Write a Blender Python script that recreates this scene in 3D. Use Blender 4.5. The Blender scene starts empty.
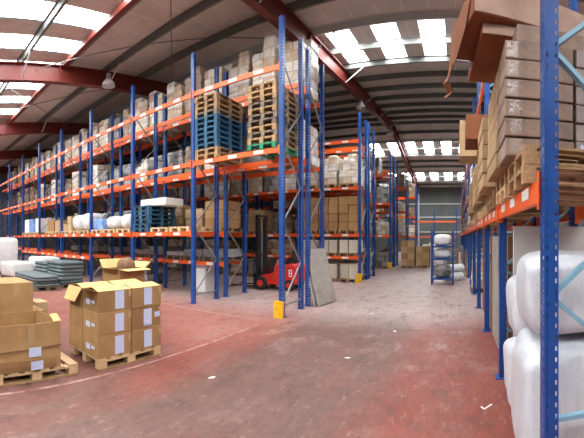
import bpy, math, random
from math import sin, cos, pi, radians
from mathutils import Vector, Matrix, noise

SC = bpy.context.scene
COL = SC.collection
HC = 1.87                      # eye height of the photographer

# ------------------------------------------------------------------ mesh collecting
class MB:
    def __init__(s): s.v = []; s.f = []; s.m = []
    def quad(s, pts, mi=0):
        b = len(s.v); s.v += [tuple(p) for p in pts]; s.f.append(tuple(range(b, b+len(pts)))); s.m.append(mi)
    def box(s, x0, y0, z0, x1, y1, z1, mi=0):
        b = len(s.v)
        s.v += [(x0,y0,z0),(x1,y0,z0),(x1,y1,z0),(x0,y1,z0),(x0,y0,z1),(x1,y0,z1),(x1,y1,z1),(x0,y1,z1)]
        for q in ((0,3,2,1),(4,5,6,7),(0,1,5,4),(1,2,6,5),(2,3,7,6),(3,0,4,7)):
            s.f.append(tuple(b+i for i in q)); s.m.append(mi)
    def bar(s, a, c, w, d, up=(0,0,1), mi=0):
        a = Vector(a); c = Vector(c); t = (c-a).normalized(); u = Vector(up)
        if abs(t.dot(u)) > .98: u = Vector((1,0,0))
        sd = t.cross(u).normalized()*(w/2); u = sd.cross(t).normalized()*(d/2)
        b = len(s.v)
        for p in (a, c):
            for q in (-sd-u, sd-u, sd+u, -sd+u): s.v.append(tuple(p+q))
        for q in ((0,1,2,3),(7,6,5,4),(0,4,5,1),(1,5,6,2),(2,6,7,3),(3,7,4,0)):
            s.f.append(tuple(b+i for i in q)); s.m.append(mi)
    def tube(s, pts, r, n=8, mi=0, cap=True):
        pts = [Vector(p) for p in pts]; rings = []
        rr = r if isinstance(r, (list, tuple)) else [r]*len(pts)
        for i, p in enumerate(pts):
            t = (pts[min(i+1, len(pts)-1)]-pts[max(i-1, 0)]).normalized()
            u = Vector((0,0,1)) if abs(t.z) < .9 else Vector((1,0,0))
            a = t.cross(u).normalized(); c = a.cross(t).normalized()
            b = len(s.v)
            for k in range(n):
                an = 2*pi*k/n; s.v.append(tuple(p + (a*cos(an)+c*sin(an))*rr[i]))
            rings.append(b)
        for i in range(len(rings)-1):
            for k in range(n):
                s.f.append((rings[i]+k, rings[i]+(k+1)%n, rings[i+1]+(k+1)%n, rings[i+1]+k)); s.m.append(mi)
        if cap:
            s.f.append(tuple(rings[0]+k for k in range(n))[::-1]); s.m.append(mi)
            s.f.append(tuple(rings[-1]+k for k in range(n))); s.m.append(mi)
    def lathe(s, prof, n=16, c=(0,0,0), mi=0):
        b = len(s.v)
        for (r, z) in prof:
            for k in range(n):
                a = 2*pi*k/n; s.v.append((c[0]+r*cos(a), c[1]+r*sin(a), c[2]+z))
        for i in range(len(prof)-1):
            for k in range(n):
                s.f.append((b+i*n+k, b+i*n+(k+1)%n, b+(i+1)*n+(k+1)%n, b+(i+1)*n+k)); s.m.append(mi)
    def prism(s, poly, y0, y1, mi=0):       # poly in x,z extruded along y
        b = len(s.v); n = len(poly)
        s.v += [(x, y0, z) for x, z in poly] + [(x, y1, z) for x, z in poly]
        s.f.append(tuple(range(b, b+n))); s.m.append(mi)
        s.f.append(tuple(range(b+n, b+2*n))[::-1]); s.m.append(mi)
        for i in range(n):
            j = (i+1) % n; s.f.append((b+j, b+i, b+n+i, b+n+j)); s.m.append(mi)
    def mesh(s, name, mats, smooth=False):
        me = bpy.data.meshes.new(name); me.from_pydata(s.v, [], s.f)
        for m in (mats if isinstance(mats, (list, tuple)) else [mats]): me.materials.append(m)
        for p, mi in zip(me.polygons, s.m): p.material_index = mi; p.use_smooth = smooth
        me.update(); return me

def link(name, me, parent=None, loc=(0,0,0), rz=0, rot=None, bevel=0):
    o = bpy.data.objects.new(name, me); COL.objects.link(o)
    o.location = loc; o.rotation_euler = rot if rot else (0,0,rz)
    if parent: o.parent = parent
    if bevel:
        b = o.modifiers.new('bevel', 'BEVEL'); b.width = bevel; b.segments = 2; b.limit_method = 'ANGLE'
    return o
def tag(o, label, cat, group=None, kind=None):
    o['label'] = label; o['category'] = cat
    if group: o['group'] = group
    if kind: o['kind'] = kind
    return o
def thing(name, label, cat, loc=(0,0,0), rz=0, group=None):
    o = bpy.data.objects.new(name, None); COL.objects.link(o); o.empty_display_size = .2
    o.location = loc; o.rotation_euler = (0,0,rz)
    return tag(o, label, cat, group)
def struct(name, me, loc=(0,0,0), rz=0, label=None):
    o = link(name, me, None, loc, rz); o['kind'] = 'structure'
    if label: o['label'] = label
    return o

# ------------------------------------------------------------------ materials
def mat(name, col, rough=.5, metal=0., col2=None, nscale=6., bump=0., bscale=40., rnd=0., coat=0., spec=.5, stretch=None, lo=.4, hi=.65):
    m = bpy.data.materials.new(name); m.use_nodes = True; nt = m.node_tree; N = nt.nodes; L = nt.links
    b = N['Principled BSDF']; b.inputs['Roughness'].default_value = rough; b.inputs['Metallic'].default_value = metal
    b.inputs['Specular IOR Level'].default_value = spec; b.inputs['Coat Weight'].default_value = coat
    tc = N.new('ShaderNodeTexCoord'); src = tc.outputs['Object']
    if stretch:
        mp = N.new('ShaderNodeMapping'); mp.inputs['Scale'].default_value = stretch; L.new(src, mp.inputs['Vector']); src = mp.outputs['Vector']
    out = None
    if col2:
        n = N.new('ShaderNodeTexNoise'); n.inputs['Scale'].default_value = nscale; n.inputs['Detail'].default_value = 6; n.inputs['Roughness'].default_value = .65
        L.new(src, n.inputs['Vector'])
        r = N.new('ShaderNodeValToRGB'); r.color_ramp.elements[0].position = lo; r.color_ramp.elements[1].position = hi
        r.color_ramp.elements[0].color = (*col, 1); r.color_ramp.elements[1].color = (*col2, 1)
        L.new(n.outputs['Fac'], r.inputs['Fac']); out = r.outputs['Color']
    else:
        rgb = N.new('ShaderNodeRGB'); rgb.outputs[0].default_value = (*col, 1); out = rgb.outputs[0]
    if rnd:
        oi = N.new('ShaderNodeObjectInfo'); mr = N.new('ShaderNodeMapRange'); L.new(oi.outputs['Random'], mr.inputs['Value'])
        mr.inputs['To Min'].default_value = 1-rnd; mr.inputs['To Max'].default_value = 1+rnd
        hs = N.new('ShaderNodeHueSaturation'); L.new(out, hs.inputs['Color']); L.new(mr.outputs['Result'], hs.inputs['Value'])
        out = hs.outputs['Color']
    L.new(out, b.inputs['Base Color'])
    if bump:
        n2 = N.new('ShaderNodeTexNoise'); n2.inputs['Scale'].default_value = bscale; n2.inputs['Detail'].default_value = 4; L.new(src, n2.inputs['Vector'])
        bp = N.new('ShaderNodeBump'); bp.inputs['Strength'].default_value = bump; bp.inputs['Distance'].default_value = .02
        L.new(n2.outputs['Fac'], bp.inputs['Height']); L.new(bp.outputs['Normal'], b.inputs['Normal'])
    return m
def emis(name, col, s):
    m = bpy.data.materials.new(name); m.use_nodes = True; nt = m.node_tree; b = nt.nodes['Principled BSDF']
    b.inputs['Base Color'].default_value = (.8,.8,.8,1)
    b.inputs['Emission Color'].default_value = (*col, 1); b.inputs['Emission Strength'].default_value = s
    return m

M = {}
M['blue'] = mat('blue_paint', (.007,.056,.25), .34, col2=(.010,.075,.31), nscale=3, spec=.5)
M['lightblue'] = mat('pale_blue_paint', (.20,.40,.52), .4)
M['orange'] = mat('orange_paint', (.93,.14,.018), .42, col2=(.84,.11,.014), nscale=2)
M['galv'] = mat('galvanised_steel', (.30,.31,.31), .45, .4, col2=(.2,.21,.21), nscale=8)
M['sticker'] = mat('white_sticker', (.85,.83,.78), .5, col2=(.55,.52,.5), nscale=25, lo=.45, hi=.75)
M['wood'] = mat('pallet_wood', (.42,.26,.125), .75, col2=(.26,.155,.075), nscale=5, stretch=(1,8,8), rnd=.18)
M['woodpale'] = mat('pale_pallet_wood', (.72,.51,.28), .7, col2=(.55,.37,.19), nscale=5, stretch=(1,8,8), rnd=.12)
M['woodgrey'] = mat('weathered_pallet_wood', (.13,.105,.08), .8, col2=(.24,.19,.14), nscale=5, rnd=.2)
M['bluepal'] = mat('blue_pallet_wood', (.012,.075,.16), .7, col2=(.03,.12,.21), nscale=5, rnd=.15)
M['greenpal'] = mat('green_pallet_wood', (.012,.20,.10), .65, col2=(.025,.27,.14), nscale=5)
M['carton'] = mat('brown_cardboard', (.40,.235,.105), .8, col2=(.33,.19,.082), nscale=3, rnd=.17, spec=.2)
M['carton_in'] = mat('inner_cardboard', (.74,.48,.20), .85, col2=(.64,.40,.165), nscale=3, spec=.15)
M['carton_pale'] = mat('pale_cardboard', (.52,.36,.20), .8, col2=(.42,.28,.15), nscale=3, rnd=.10, spec=.2)
M['carton_dark'] = mat('dark_cardboard', (.24,.12,.06), .8, col2=(.19,.095,.05), nscale=4, rnd=.15, spec=.2)
M['carton_red'] = mat('reddish_cardboard', (.25,.088,.036), .75, col2=(.19,.066,.028), nscale=3, spec=.2)
M['carton_pink'] = mat('greyish_cardboard', (.32,.215,.155), .5, col2=(.20,.13,.092), nscale=5, rnd=.14, bump=.35, bscale=12)
M['carton_lit'] = mat('lit_cardboard', (.50,.33,.25), .7, col2=(.40,.25,.18), nscale=4, bump=.2, bscale=10)
M['cleartape'] = mat('glossy_clear_tape', (.36,.28,.23), .12, bump=.8, bscale=18, spec=.9)
M['carton_mauve'] = mat('grey_mauve_cardboard', (.36,.295,.275), .5, col2=(.27,.22,.205), nscale=3, rnd=.10)
M['tape'] = mat('packing_tape', (.46,.30,.15), .3, spec=.6)
M['paper'] = mat('white_paper_label', (.62,.68,.90), .6, col2=(.25,.30,.55), nscale=45, lo=.52, hi=.72, stretch=(1,1,3))
M['white'] = mat('white_film', (.80,.80,.80), .35, col2=(.66,.67,.68), nscale=5, bump=.6, bscale=14, rnd=.06)
M['bale'] = mat('white_bale_film', (.66,.69,.73), .3, col2=(.56,.59,.64), nscale=4, bump=.8, bscale=7, stretch=(2.2,2.2,.7))
M['foam'] = mat('white_foam', (.85,.85,.83), .7)
M['greypad'] = mat('grey_green_pad', (.13,.17,.175), .6, col2=(.085,.115,.12), nscale=7, bump=.35, bscale=14, rnd=.1)
M['greysheet'] = mat('grey_sheet', (.42,.42,.41), .7, col2=(.3,.3,.3), nscale=5, rnd=.15)
M['board'] = mat('grey_board', (.40,.37,.33), .75, col2=(.32,.29,.26), nscale=4)
M['panelwhite'] = mat('pale_board', (.72,.71,.68), .6, col2=(.62,.61,.6), nscale=2)
M['red'] = mat('red_paint', (.78,.026,.016), .35, col2=(.70,.022,.014), nscale=4, coat=.3)
M['black'] = mat('black_steel', (.015,.015,.017), .45)
M['rubber'] = mat('black_rubber', (.02,.02,.02), .8)
M['yellow'] = mat('yellow_paint', (.85,.46,.01), .5, col2=(.62,.30,.01), nscale=9, lo=.5, hi=.7)
M['redsteel'] = mat('red_oxide_steel', (.165,.021,.013), .5, col2=(.13,.017,.011), nscale=1.5)
M['purlin'] = mat('grey_purlin', (.17,.18,.17), .5, .2)
M['palegreysteel'] = mat('pale_grey_steel', (.55,.58,.57), .45, .2)
M['kraft'] = mat('crumpled_kraft_paper', (.22,.12,.06), .8, bump=.9, bscale=20)
M['glass'] = mat('lamp_glass', (.75,.77,.78), .15, coat=.5)
M['linewhite'] = mat('worn_line_paint', (.44,.29,.26), .7, col2=(.28,.11,.09), nscale=3, lo=.42, hi=.6)
M['scrap'] = mat('white_scrap', (.85,.84,.82), .7)
M['skyl'] = emis('daylit_rooflight', (.97,.99,1.0), 14.)

def wrap_material(name, c1, c2, c3, sheen):
    """stretch-wrapped cartons: boxes of slightly different tint seen through a milky crinkled film, its highlights painted in"""
    m = bpy.data.materials.new(name); m.use_nodes = True; nt = m.node_tree; N = nt.nodes; L = nt.links
    b = N['Principled BSDF']; b.inputs['Roughness'].default_value = .28; b.inputs['Coat Weight'].default_value = .25
    b.inputs['Coat Roughness'].default_value = .15
    tc = N.new('ShaderNodeTexCoord'); oi = N.new('ShaderNodeObjectInfo')
    add = N.new('ShaderNodeVectorMath'); L.new(tc.outputs['Object'], add.inputs[0])
    sc_ = N.new('ShaderNodeVectorMath'); sc_.operation = 'SCALE'; sc_.inputs[0].default_value = (7,13,5); L.new(oi.outputs['Random'], sc_.inputs['Scale'])
    L.new(sc_.outputs[0], add.inputs[1])
    sx = N.new('ShaderNodeSeparateXYZ'); L.new(tc.outputs['Object'], sx.inputs[0])
    su = N.new('ShaderNodeMath'); L.new(sx.outputs['X'], su.inputs[0]); L.new(sx.outputs['Y'], su.inputs[1])
    rs = N.new('ShaderNodeMath'); rs.operation = 'MULTIPLY_ADD'; rs.inputs[1].default_value = 40; L.new(oi.outputs['Random'], rs.inputs[0]); L.new(su.outputs[0], rs.inputs[2])
    cb = N.new('ShaderNodeCombineXYZ'); L.new(rs.outputs[0], cb.inputs[0]); L.new(sx.outputs['Z'], cb.inputs[1])
    bk = N.new('ShaderNodeTexBrick'); bk.offset = .35; bk.inputs['Scale'].default_value = 1.; bk.inputs['Brick Width'].default_value = .40; bk.inputs['Row Height'].default_value = .285
    bk.inputs['Mortar Size'].default_value = .010; bk.inputs['Mortar Smooth'].default_value = .3; bk.inputs['Color1'].default_value = (0,0,0,1); bk.inputs['Color2'].default_value = (1,1,1,1); bk.inputs['Mortar'].default_value = (0,0,0,1)
    L.new(cb.outputs[0], bk.inputs['Vector'])
    r = N.new('ShaderNodeValToRGB'); e = r.color_ramp.elements
    e[0].color = (*c1,1); e[1].color = (*c3,1); e.new(.5).color = (*c2,1); L.new(bk.outputs['Color'], r.inputs['Fac'])
    n = N.new('ShaderNodeTexNoise'); n.inputs['Scale'].default_value = 5; n.inputs['Detail'].default_value = 7; n.inputs['Roughness'].default_value = .7
    mp = N.new('ShaderNodeMapping'); mp.inputs['Scale'].default_value = (1,1,.45); L.new(add.outputs[0], mp.inputs['Vector']); L.new(mp.outputs[0], n.inputs['Vector'])
    mx = N.new('ShaderNodeMix'); mx.data_type = 'RGBA'
    r2 = N.new('ShaderNodeValToRGB'); r2.color_ramp.elements[0].position = .5; r2.color_ramp.elements[1].position = .72
    L.new(n.outputs['Fac'], r2.inputs['Fac']); mul = N.new('ShaderNodeMath'); mul.operation = 'MULTIPLY'; mul.inputs[1].default_value = sheen; L.new(r2.outputs['Color'], mul.inputs[0])
    L.new(mul.outputs[0], mx.inputs['Factor']); L.new(r.outputs['Color'], mx.inputs[6]); mx.inputs[7].default_value = (.78,.80,.82,1)  # whitish streaks put the film's highlights into the base colour
    my = N.new('ShaderNodeMix'); my.data_type = 'RGBA'; mf = N.new('ShaderNodeMath'); mf.operation = 'MULTIPLY'; mf.inputs[1].default_value = .38; L.new(bk.outputs['Fac'], mf.inputs[0])
    L.new(mf.outputs[0], my.inputs['Factor']); L.new(mx.outputs[2], my.inputs[6]); my.inputs[7].default_value = (.06,.045,.03,1)
    L.new(my.outputs[2], b.inputs['Base Color'])
    bp = N.new('ShaderNodeBump'); bp.inputs['Strength'].default_value = .7; bp.inputs['Distance'].default_value = .03
    L.new(n.outputs['Fac'], bp.inputs['Height']); L.new(bp.outputs['Normal'], b.inputs['Normal'])
    return m
M['wrap_pale'] = wrap_material('wrapped_pale_cartons', (.58,.38,.20), (.84,.77,.65), (.95,.95,.93), .9)
M['wrap_tan'] = wrap_material('wrapped_tan_cartons', (.36,.25,.15), (.50,.38,.26), (.62,.56,.48), .6)
M['wrap_brown'] = wrap_material('wrapped_brown_cartons', (.17,.10,.055), (.30,.19,.10), (.42,.29,.17), .3)
M['wrap_grey'] = wrap_material('wrapped_grey_goods', (.07,.07,.075), (.20,.19,.18), (.42,.41,.39), .45)

def floor_material():
    m = bpy.data.materials.new('worn_red_floor_paint'); m.use_nodes = True; nt = m.node_tree; N = nt.nodes; L = nt.links
    b = N['Principled BSDF']
    tc = N.new('ShaderNodeTexCoord')
    def noise_(scale, detail, rough, stretch=(1,1,1)):
        mp = N.new('ShaderNodeMapping'); mp.inputs['Scale'].default_value = stretch; L.new(tc.outputs['Object'], mp.inputs['Vector'])
        n = N.new('ShaderNodeTexNoise'); n.inputs['Scale'].default_value = scale; n.inputs['Detail'].default_value = detail; n.inputs['Roughness'].default_value = rough
        L.new(mp.outputs[0], n.inputs['Vector']); return n.outputs['Fac']
    def ramp(f, p0, c0, p1, c1):
        r = N.new('ShaderNodeValToRGB'); r.color_ramp.elements[0].position = p0; r.color_ramp.elements[1].position = p1
        r.color_ramp.elements[0].color = c0; r.color_ramp.elements[1].color = c1; L.new(f, r.inputs['Fac']); return r.outputs['Color']
    def mix(f, a, c, ty='MIX'):
        x = N.new('ShaderNodeMix'); x.data_type = 'RGBA'; x.blend_type = ty
        if isinstance(f, float): x.inputs['Factor'].default_value = f
        else: L.new(f, x.inputs['Factor'])
        for k, q in ((6, a), (7, c)):
            if isinstance(q, tuple): x.inputs[k].default_value = q
            else: L.new(q, x.inputs[k])
        return x.outputs[2]
    def math_(op, p, q=None, clamp=False):
        x = N.new('ShaderNodeMath'); x.operation = op; x.use_clamp = clamp
        for k, v in ((0, p), (1, q)):
            if v is None: continue
            if isinstance(v, (int, float)): x.inputs[k].default_value = v
            else: L.new(v, x.inputs[k])
        return x.outputs[0]
    def smooth(f, lo, hi, a=0., b=1.):
        m_ = N.new('ShaderNodeMapRange'); m_.interpolation_type = 'SMOOTHSTEP'; L.new(f, m_.inputs['Value'])
        for k, v in (('From Min',lo),('From Max',hi),('To Min',a),('To Max',b)): m_.inputs[k].default_value = v
        return m_.outputs['Result']
    sep = N.new('ShaderNodeSeparateXYZ'); L.new(tc.outputs['Object'], sep.inputs[0]); X, Y = sep.outputs['X'], sep.outputs['Y']
    base = ramp(noise_(.6, 8, .6), .35, (.205,.045,.030,1), .70, (.285,.078,.056,1))
    # the main aisle is worn through to the concrete by the trucks
    worn_dim_lane = smooth(math_('ABSOLUTE', math_('ADD', X, 2.15)), .7, 1.75, 1., 0.)
    worn_dim_lane = math_('MAXIMUM', worn_dim_lane, math_('MULTIPLY', smooth(Y, 1.8, 4.6, .72, 0.), smooth(X, -1.2, -.7, 1., 0.)))  # near foreground: weaker light painted in as darker floor colour
    worn_dim_lane = math_('ADD', worn_dim_lane, math_('MULTIPLY', math_('SUBTRACT', noise_(.9, 9, .68, (1.3,.55,1)), .5), 2.2), True)
    c = mix(math_('MULTIPLY', worn_dim_lane, .86), base, (.150,.100,.083,1))
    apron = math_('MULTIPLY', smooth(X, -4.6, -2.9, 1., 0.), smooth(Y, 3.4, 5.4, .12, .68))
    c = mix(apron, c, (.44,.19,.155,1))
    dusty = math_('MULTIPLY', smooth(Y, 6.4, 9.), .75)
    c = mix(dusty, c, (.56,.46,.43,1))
    pale = math_('MULTIPLY', smooth(noise_(1.6, 9, .75, (1.2,.7,1)), .50, .66), smooth(Y, 3., 6.5, .22, .7))  # scuffs, strengthened with distance to paint in the brighter mid-aisle light
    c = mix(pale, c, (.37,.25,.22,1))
    dark = math_('MULTIPLY', smooth(noise_(2.3, 10, .8, (1.3,.7,1)), .50, .66), .62)
    c = mix(dark, c, (.085,.045,.038,1))
    grit = math_('MULTIPLY', smooth(noise_(11, 8, .82, (1.2,.6,1)), .46, .62), .42)
    c = mix(grit, c, (.075,.042,.034,1))
    scuff = math_('MULTIPLY', smooth(noise_(7, 9, .8, (1.5,.5,1)), .55, .66), .45)
    c = mix(scuff, c, (.46,.33,.29,1))
    spots = smooth(noise_(14, 5, .8), .66, .72)
    c = mix(spots, c, (.38,.28,.25,1))
    L.new(c, b.inputs['Base Color'])
    rr = N.new('ShaderNodeMapRange'); L.new(noise_(2.2, 6, .6), rr.inputs['Value']); rr.inputs['To Min'].default_value = .30; rr.inputs['To Max'].default_value = .62
    L.new(rr.outputs['Result'], b.inputs['Roughness']); b.inputs['Specular IOR Level'].default_value = .35
    return m
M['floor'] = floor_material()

def ribbed(name, c1, c2, axis, scale, strength=.4):
    m = mat(name, c1, .6, col2=c2, nscale=1.2); nt = m.node_tree; N = nt.nodes; L = nt.links
    tc = N.new('ShaderNodeTexCoord'); w = N.new('ShaderNodeTexWave'); w.bands_direction = axis; w.inputs['Scale'].default_value = scale
    L.new(tc.outputs['Object'], w.inputs['Vector']); bp = N.new('ShaderNodeBump'); bp.inputs['Strength'].default_value = strength; bp.inputs['Distance'].default_value = .04
    L.new(w.outputs['Fac'], bp.inputs['Height']); L.new(bp.outputs['Normal'], N['Principled BSDF'].inputs['Normal'])
    return m
def liner_material():
    """roof lining sheets with a faint seam across every metre or so"""
    m = mat('roof_lining', (.64,.605,.55), .75, col2=(.55,.515,.465), nscale=1.1); nt = m.node_tree; N = nt.nodes; L = nt.links
    b = N['Principled BSDF']; src = b.inputs['Base Color'].links[0].from_socket
    tc = N.new('ShaderNodeTexCoord'); sep = N.new('ShaderNodeSeparateXYZ'); L.new(tc.outputs['Object'], sep.inputs[0])
    d = N.new('ShaderNodeMath'); d.operation = 'DIVIDE'; d.inputs[1].default_value = .835; L.new(sep.outputs['X'], d.inputs[0])
    fr = N.new('ShaderNodeMath'); fr.operation = 'FRACT'; L.new(d.outputs[0], fr.inputs[0])
    lt = N.new('ShaderNodeMath'); lt.operation = 'LESS_THAN'; lt.inputs[1].default_value = .035; L.new(fr.outputs[0], lt.inputs[0])
    x = N.new('ShaderNodeMix'); x.data_type = 'RGBA'; L.new(lt.outputs[0], x.inputs['Factor']); L.new(src, x.inputs[6]); x.inputs[7].default_value = (.75,.72,.67,1)
    L.new(x.outputs[2], b.inputs['Base Color']); return m
M['liner'] = liner_material()
M['cladding'] = ribbed('grey_wall_cladding', (.13,.145,.14), (.10,.115,.11), 'X', 3.5)
M['sidewall'] = ribbed('grey_side_cladding', (.16,.17,.165), (.13,.14,.135), 'Y', 3.5)

# ------------------------------------------------------------------ the building
ROOF0, SLOPE, RIDGE, YFAR, YNEAR = 5.95+HC, .12, 27.45, 47.25, -6.75
XL, XR = -36., 9.
def zroof(y): return ROOF0 + SLOPE*(y if y <= RIDGE else 2*RIDGE-y)
def build_shell():
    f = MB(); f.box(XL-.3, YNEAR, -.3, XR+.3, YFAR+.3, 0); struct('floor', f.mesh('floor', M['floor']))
    # roof lining with openings for the rooflights
    strips = [(-4.95,-1.35), (2.25,5.85), (11.25,14.85), (31.05,34.65), (40.05,43.65)]  # first strip, behind the camera, is unseen and added to light load fronts
    X0, PER, W = -.36, 1.67, .91
    cols = []
    k = -5
    while True:
        hi = X0 - k*PER; lo = hi - W
        if lo < XL+.5: break
        if hi < XR-.3: cols.append((lo, hi))
        k += 1
    raft = [2.0-6.9*i for i in range(-1, 6)]                       # rafter positions
    def blocked(lo, hi): return any(lo-.12 < x < hi+.12 for x in raft)
    cols = [c for c in cols if not blocked(*c)]
    xs = sorted({XL-.3, XR+.3} | {a for c in cols for a in c})
    ys = sorted({YNEAR, YFAR+.3, RIDGE} | {a for s in strips for a in s})
    cm = MB(); n = 0
    for i in range(len(xs)-1):
        for j in range(len(ys)-1):
            a, b, y0, y1 = xs[i], xs[i+1], ys[j], ys[j+1]
            hole = any(abs(a-c[0]) < 1e-6 for c in cols) and any(abs(y0-s[0]) < 1e-6 for s in strips) and not (abs(y0-11.25) < .01 and a < -4.9) and not (y0 > 20 and a < -9.)
            P = [(a,y0,zroof(y0)),(b,y0,zroof(y0)),(b,y1,zroof(y1)),(a,y1,zroof(y1))]
            if not hole: cm.quad(P[::-1])
            else:
                n += 1; w = MB(); t = .012
                Q = [(p[0],p[1],p[2]+.05) for p in P]; R = [(p[0],p[1],p[2]+.05+t) for p in P]
                w.quad(Q[::-1]); w.quad(R)
                for q in range(4): w.quad([Q[q], Q[(q+1)%4], R[(q+1)%4], R[q]])
                struct('window_%d' % n, w.mesh('window', M['skyl']))
    struct('ceiling', cm.mesh('ceiling', M['liner']))
    # outer roof skin closes the shell above the lining
    # walls
    w = MB(); w.box(XL, YFAR, 0, XR, YFAR+.25, zroof(YFAR)); struct('wall_far', w.mesh('wall_far', M['cladding']))
    for nm, xa, xb in (('wall_left', XL-.25, XL), ('wall_right', XR, XR+.25)):
        w = MB(); poly = [(YNEAR,0),(YFAR,0),(YFAR,zroof(YFAR)),(RIDGE,zroof(RIDGE)),(YNEAR,zroof(YNEAR))]
        b = 0
        A = [(xa,y,z) for y,z in poly]; B = [(xb,y,z) for y,z in poly]
        w.quad(A); w.quad(B[::-1])
        for q in range(5): w.quad([A[q],A[(q+1)%5],B[(q+1)%5],B[q]])
        struct(nm, w.mesh(nm, M['sidewall']))
    # framing on the far wall: columns and rails
    t = [0]
    def trim(me):
        t[0] += 1; return struct('trim_%d' % t[0], me)
    for x in raft[1:5]:
        c = MB(); c.box(x-.1, YFAR-.35, 0, x+.1, YFAR, zroof(YFAR)-.1); trim(c.mesh('wall_post', M['palegreysteel']))
    for z in (2.6, 4.6, 6.4):
        c = MB(); c.box(XL, YFAR-.12, z, XR, YFAR, z+.16); trim(c.mesh('wall_rail', M['palegreysteel']))
    # rafters: red I beams under the purlins
    for x in raft:
        c = MB()
        for (ya, yb) in ((YNEAR, RIDGE), (RIDGE, YFAR)):
            za, zb = zroof(ya)-.22, zroof(yb)-.22; D = .62
            c.bar((x,ya,za-.012),(x,yb,zb-.012), .26, .03); c.bar((x,ya,za-D),(x,yb,zb-D), .26, .03)
            c.bar((x,ya,za-D/2),(x,yb,zb-D/2), .025, D)
            yy = ya+1.5
            while yy < yb:                                           # web stiffeners
                z = zroof(yy)-.22; c.box(x-.12, yy-.01, z-D, x+.12, yy+.01, z-.02); yy += 5.4
        trim(c.mesh('rafter', M['redsteel']))
    # purlins
    k = -7
    while True:
        y = 5.85+1.8*k
        if y > YFAR-.3: break
        if y > YNEAR+.2:
            z = zroof(y); c = MB()
            if abs(y-5.85) < .01:
                c.bar((XL,y-.14,z-.22),(XR,y-.14,z-.22), .16, .16); trim(c.mesh('tie_beam', M['redsteel']))
                c = MB()
            c.box(XL, y-.015, z-.21, XR, y+.015, z-.0); c.box(XL, y-.015, z-.225, XR, y+.075, z-.20); c.box(XL, y-.075, z-.02, XR, y+.015, z-.002)
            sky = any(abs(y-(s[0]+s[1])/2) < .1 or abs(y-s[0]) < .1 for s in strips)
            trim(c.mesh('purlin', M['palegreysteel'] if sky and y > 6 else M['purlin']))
        k += 1
    # fly braces from rafter bottom flange to purlin
    for x in raft[1:5]:
        for q in range(0, 22):
            y = 4.05+1.8*q
            if y > YFAR-2 or q % 2: continue
            for s in (-1, 1):
                c = MB(); c.bar((x+s*.1, y, zroof(y)-.8), (x+s*.95, y+.02, zroof(y)-.2), .05, .03); trim(c.mesh('fly_brace', M['palegreysteel']))
    # roof bracing rods
    for (xa, ya, xb, yb) in ((-11.8,4.6,-4.9,11.3), (-11.8,11.3,-4.9,4.6), (-18.7,2.4,-11.8,9.4), (-11.8,2.4,-18.7,9.4)):
        c = MB(); c.tube([(xa,ya,zroof(ya)-.42),(xb,yb,zroof(yb)-.42)], .016, 6); trim(c.mesh('bracing_rod', M['purlin']))
build_shell()

# floor lines
for (xa, ya, xb, yb, lab) in ((-4.02,.6,-4.02,6.9,'worn white floor line running along the near edge of the pallets'),
                         (-20.,6.75,-4.0,6.75,'worn white floor line in front of the nearest left rack'),
                         (-9.5,6.1,-4.1,3.7,'faint slanting white floor line beside the rack front')):
    c = MB(); c.bar((xa,ya,.003),(xb,yb,.003), .04, .006)
    o = link('floor_line', c.mesh('floor_line', M['linewhite'])); tag(o, lab, 'floor marking'); o['kind'] = 'structure'

# ------------------------------------------------------------------ pallet racking
_post = {}
def post_mesh(H, detail):
    k = (round(H,2), detail)
    if k in _post: return _post[k]
    c = MB(); W, D = .115, .10
    if not detail:
        c.box(-W/2, 0, 0, W/2, .006, H); c.box(-W/2, 0, 0, -W/2+.006, D, H); c.box(W/2-.006, 0, 0, W/2, D, H)
        c.box(-W/2, D-.006, 0, -W/2+.03, D, H); c.box(W/2-.03, D-.006, 0, W/2, D, H)
    else:
        P, hh = .076, .03
        nz = int(H/P)
        def strip(ax, hole):           # ax: u breakpoints -> point function
            us, fn = ax
            for i in range(nz):
                z0 = i*P; z1 = z0+P-hh; z2 = z0+P
                if i == nz-1: z2 = H
                for j in range(len(us)-1):
                    c.quad([fn(us[j],z0), fn(us[j+1],z0), fn(us[j+1],z1), fn(us[j],z1)])
                    if j not in hole: c.quad([fn(us[j],z1), fn(us[j+1],z1), fn(us[j+1],z2), fn(us[j],z2)])
        strip(([-W/2,-.040,-.024,.024,.040,W/2], lambda u,z: (u,0,z)), (1,3))
        strip(([D,.088,.076,.026,.014,0], lambda u,z: (-W/2,u,z)), (1,3))
        strip(([0,.014,.026,.076,.088,D], lambda u,z: (W/2,u,z)), (1,3))
        c.quad([(-W/2,D,0),(-W/2+.03,D,0),(-W/2+.03,D,H),(-W/2,D,H)]); c.quad([(W/2,D,0),(W/2-.03,D,0),(W/2-.03,D,H),(W/2,D,H)])
    _post[k] = c.mesh('post', M['blue']); return _post[k]
_frame = {}
def frame_mesh(H, depth, bm):
    k = (round(H,2), round(depth,2), bm); wd = .06 if bm == 'lightblue' else .032
    if k in _frame: return _frame[k]
    c = MB(); z, s, step = (.62, -1, .85) if bm == 'lightblue' else (.25, 1, .98)
    c.bar((0,.06,z),(0,depth-.06,z), .045, .03)
    while z+step < H-.1:
        a, b = (.06, depth-.06) if s > 0 else (depth-.06, .06)
        c.bar((0,a,z),(0,b,z+step), wd, .03); z += step; s = -s
    _frame[k] = c.mesh('upright_frame', M[bm]); return _frame[k]
_beam = {}
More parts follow.
